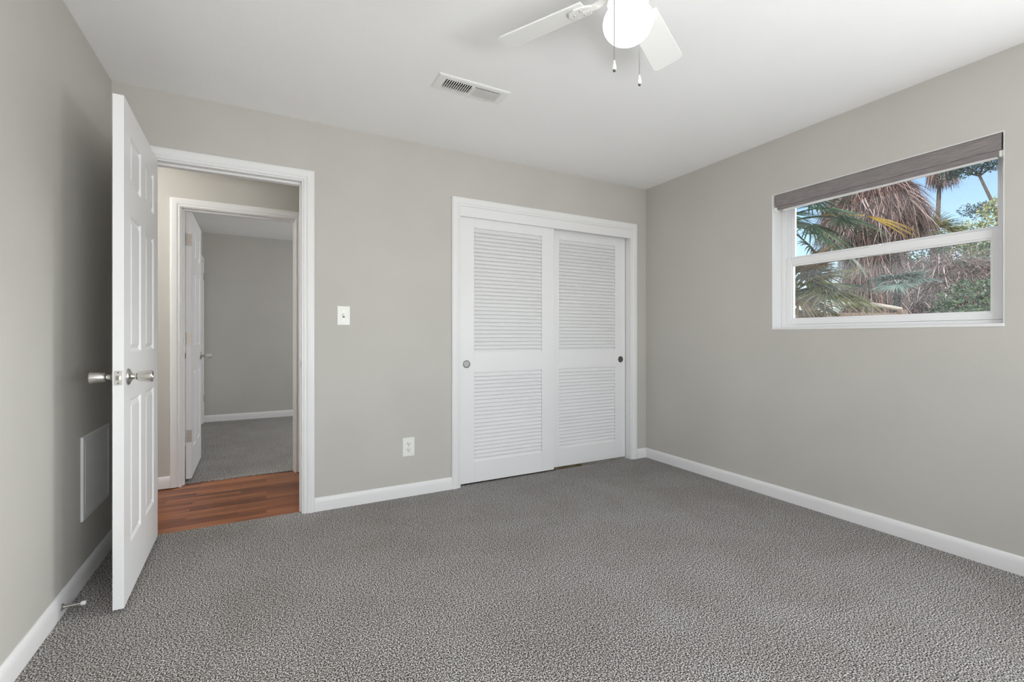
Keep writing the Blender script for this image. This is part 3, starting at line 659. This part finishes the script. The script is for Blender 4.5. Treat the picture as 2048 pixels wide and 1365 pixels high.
# heap of dry fronds behind the shrub
br = thing('brush_pile', (11.1, 3.72, -.4), 'heap of dry brown fronds behind the shrub in the lower pane', 'brush pile')
mb = MB()
for i in range(7500):
    a = rnd.uniform(0, 2 * math.pi); q = rnd.random() ** .5
    d = Vector((math.cos(a), math.sin(a), 0)); p0 = Vector((11.1, 3.72, 0)) + Vector((d.x * .75, d.y * 1.15, 0)) * q + Vector((0, 0, 2.75 - .9 * q * q - rnd.uniform(0, 1.5)))
    blade_strip(mb, p0, d * .5 + Vector((rnd.gauss(0, .5), rnd.gauss(0, .5), rnd.uniform(-.7, .4))), Vector((0, 0, 1)), rnd.uniform(.25, .6), rnd.uniform(.008, .025), .4, 3, rnd.uniform(-.3, .3))
mb.build('dry_fronds', 'thatch', br, fix=False)
MB().lathe([(0, -.4), (.7, -.4), (.8, .6), (.7, 1.7), (.45, 2.2), (0, 2.5)], (11.1, 3.72, 0), (0, 0, 1), 14).build('brush_core', 'bark', br, smooth=True)
# branching tree against the sky
tr = thing('branching_tree', (19.6, 5.1, -.4), 'dark leaning tree with forked branches against the sky', 'tree')
base_p = Vector((19.6, 5.1, -.4)); T = MB()
P = [base_p, base_p + Vector((0, 0, 3.5)), base_p + Vector((-.1, .25, 5.4)), base_p + Vector((-.1, .6, 6.5))]
T.tube(P, [.09, .065, .045, .035], 9)
tips = []
for dy, dz, ln in ((.9, .35, .75), (.5, .6, .6), (-.35, .6, .6), (-.8, .45, .8), (1.0, .05, .5)):
    st = P[3] if dz > .2 else P[2]; e = st + Vector((rnd.uniform(-.3, .3), dy * ln, dz * ln)); md = (st + e) / 2 + Vector((0, 0, .08))
    T.tube([st, md, e], [.03, .02, .01], 7); tips += [md, e]
    for q in range(3):
        e2 = md.lerp(e, .3 + .3 * q) + Vector((rnd.uniform(-.2, .2), rnd.uniform(-.25, .25), rnd.uniform(-.1, .25))); T.tube([md.lerp(e, .25 + .25 * q), e2], [.012, .005], 5); tips.append(e2)
T.build('trunk', 'bark', tr, smooth=True)
f = MB()
for p in tips: blob(f, p, .2, 130, .065)
f.build('foliage', 'leaf_dark', tr, fix=False)
# hanging dead frond tuft of a farther palm
QX, QY = 22.0, 7.5
fp = thing('palm_tree', (QX, QY, -.4), 'distant palm top with a hanging brown tuft in the sky', 'palm')
MB().tube([(QX, QY + .1, -.4), (QX, QY + .1, 4.5), (QX, QY, 7.3)], [.1, .08, .06], 10).build('trunk', 'bark', fp, smooth=True)
mb = MB()
for i in range(600):
    a = rnd.uniform(0, 6.28); d = Vector((math.cos(a), math.sin(a), 0))
    blade_strip(mb, Vector((QX, QY, 7.5)) + d * rnd.uniform(0, .35), d * .3 + Vector((0, -.1, -1)), d, rnd.uniform(.4, .9), .035, .2, 4, rnd.uniform(-.2, .2))
mb.build('dead_fronds', 'thatch', fp, fix=False)
# low garden fence with a curved top rail seen along the bottom of the lower pane
fn = thing('fence_panel', (4.96, 2.34, -.4), 'weathered brown wooden fence panel with a pale curved top rail', 'fence')
fn.rotation_euler = (0, 0, math.radians(151.3))
def fence_part(mb, name, m, **k): mb.build(name, m, None, **k).parent = fn
rail = lambda x: 1.755 + .06 * math.cos(math.pi * x / .95)
fence_part(MB().tube([(x, 0, rail(x)) for x in [-.46 + .92 * i / 16 for i in range(17)]], .022, 8), 'top_rail', 'pale_wood', smooth=True)
for zc in (1.70, 1.635, 1.57, 1.3, .9, .5): fence_part(MB().box(-.44, .44, -.012, .012, zc - .026, zc + .026), 'fence_board', 'brown_wood', bevel=.004)
for x in (-.44, .44): fence_part(MB().box(x - .03, x + .03, .014, .07, 0, rail(x) - .01), 'post', 'brown_wood', bevel=.004)
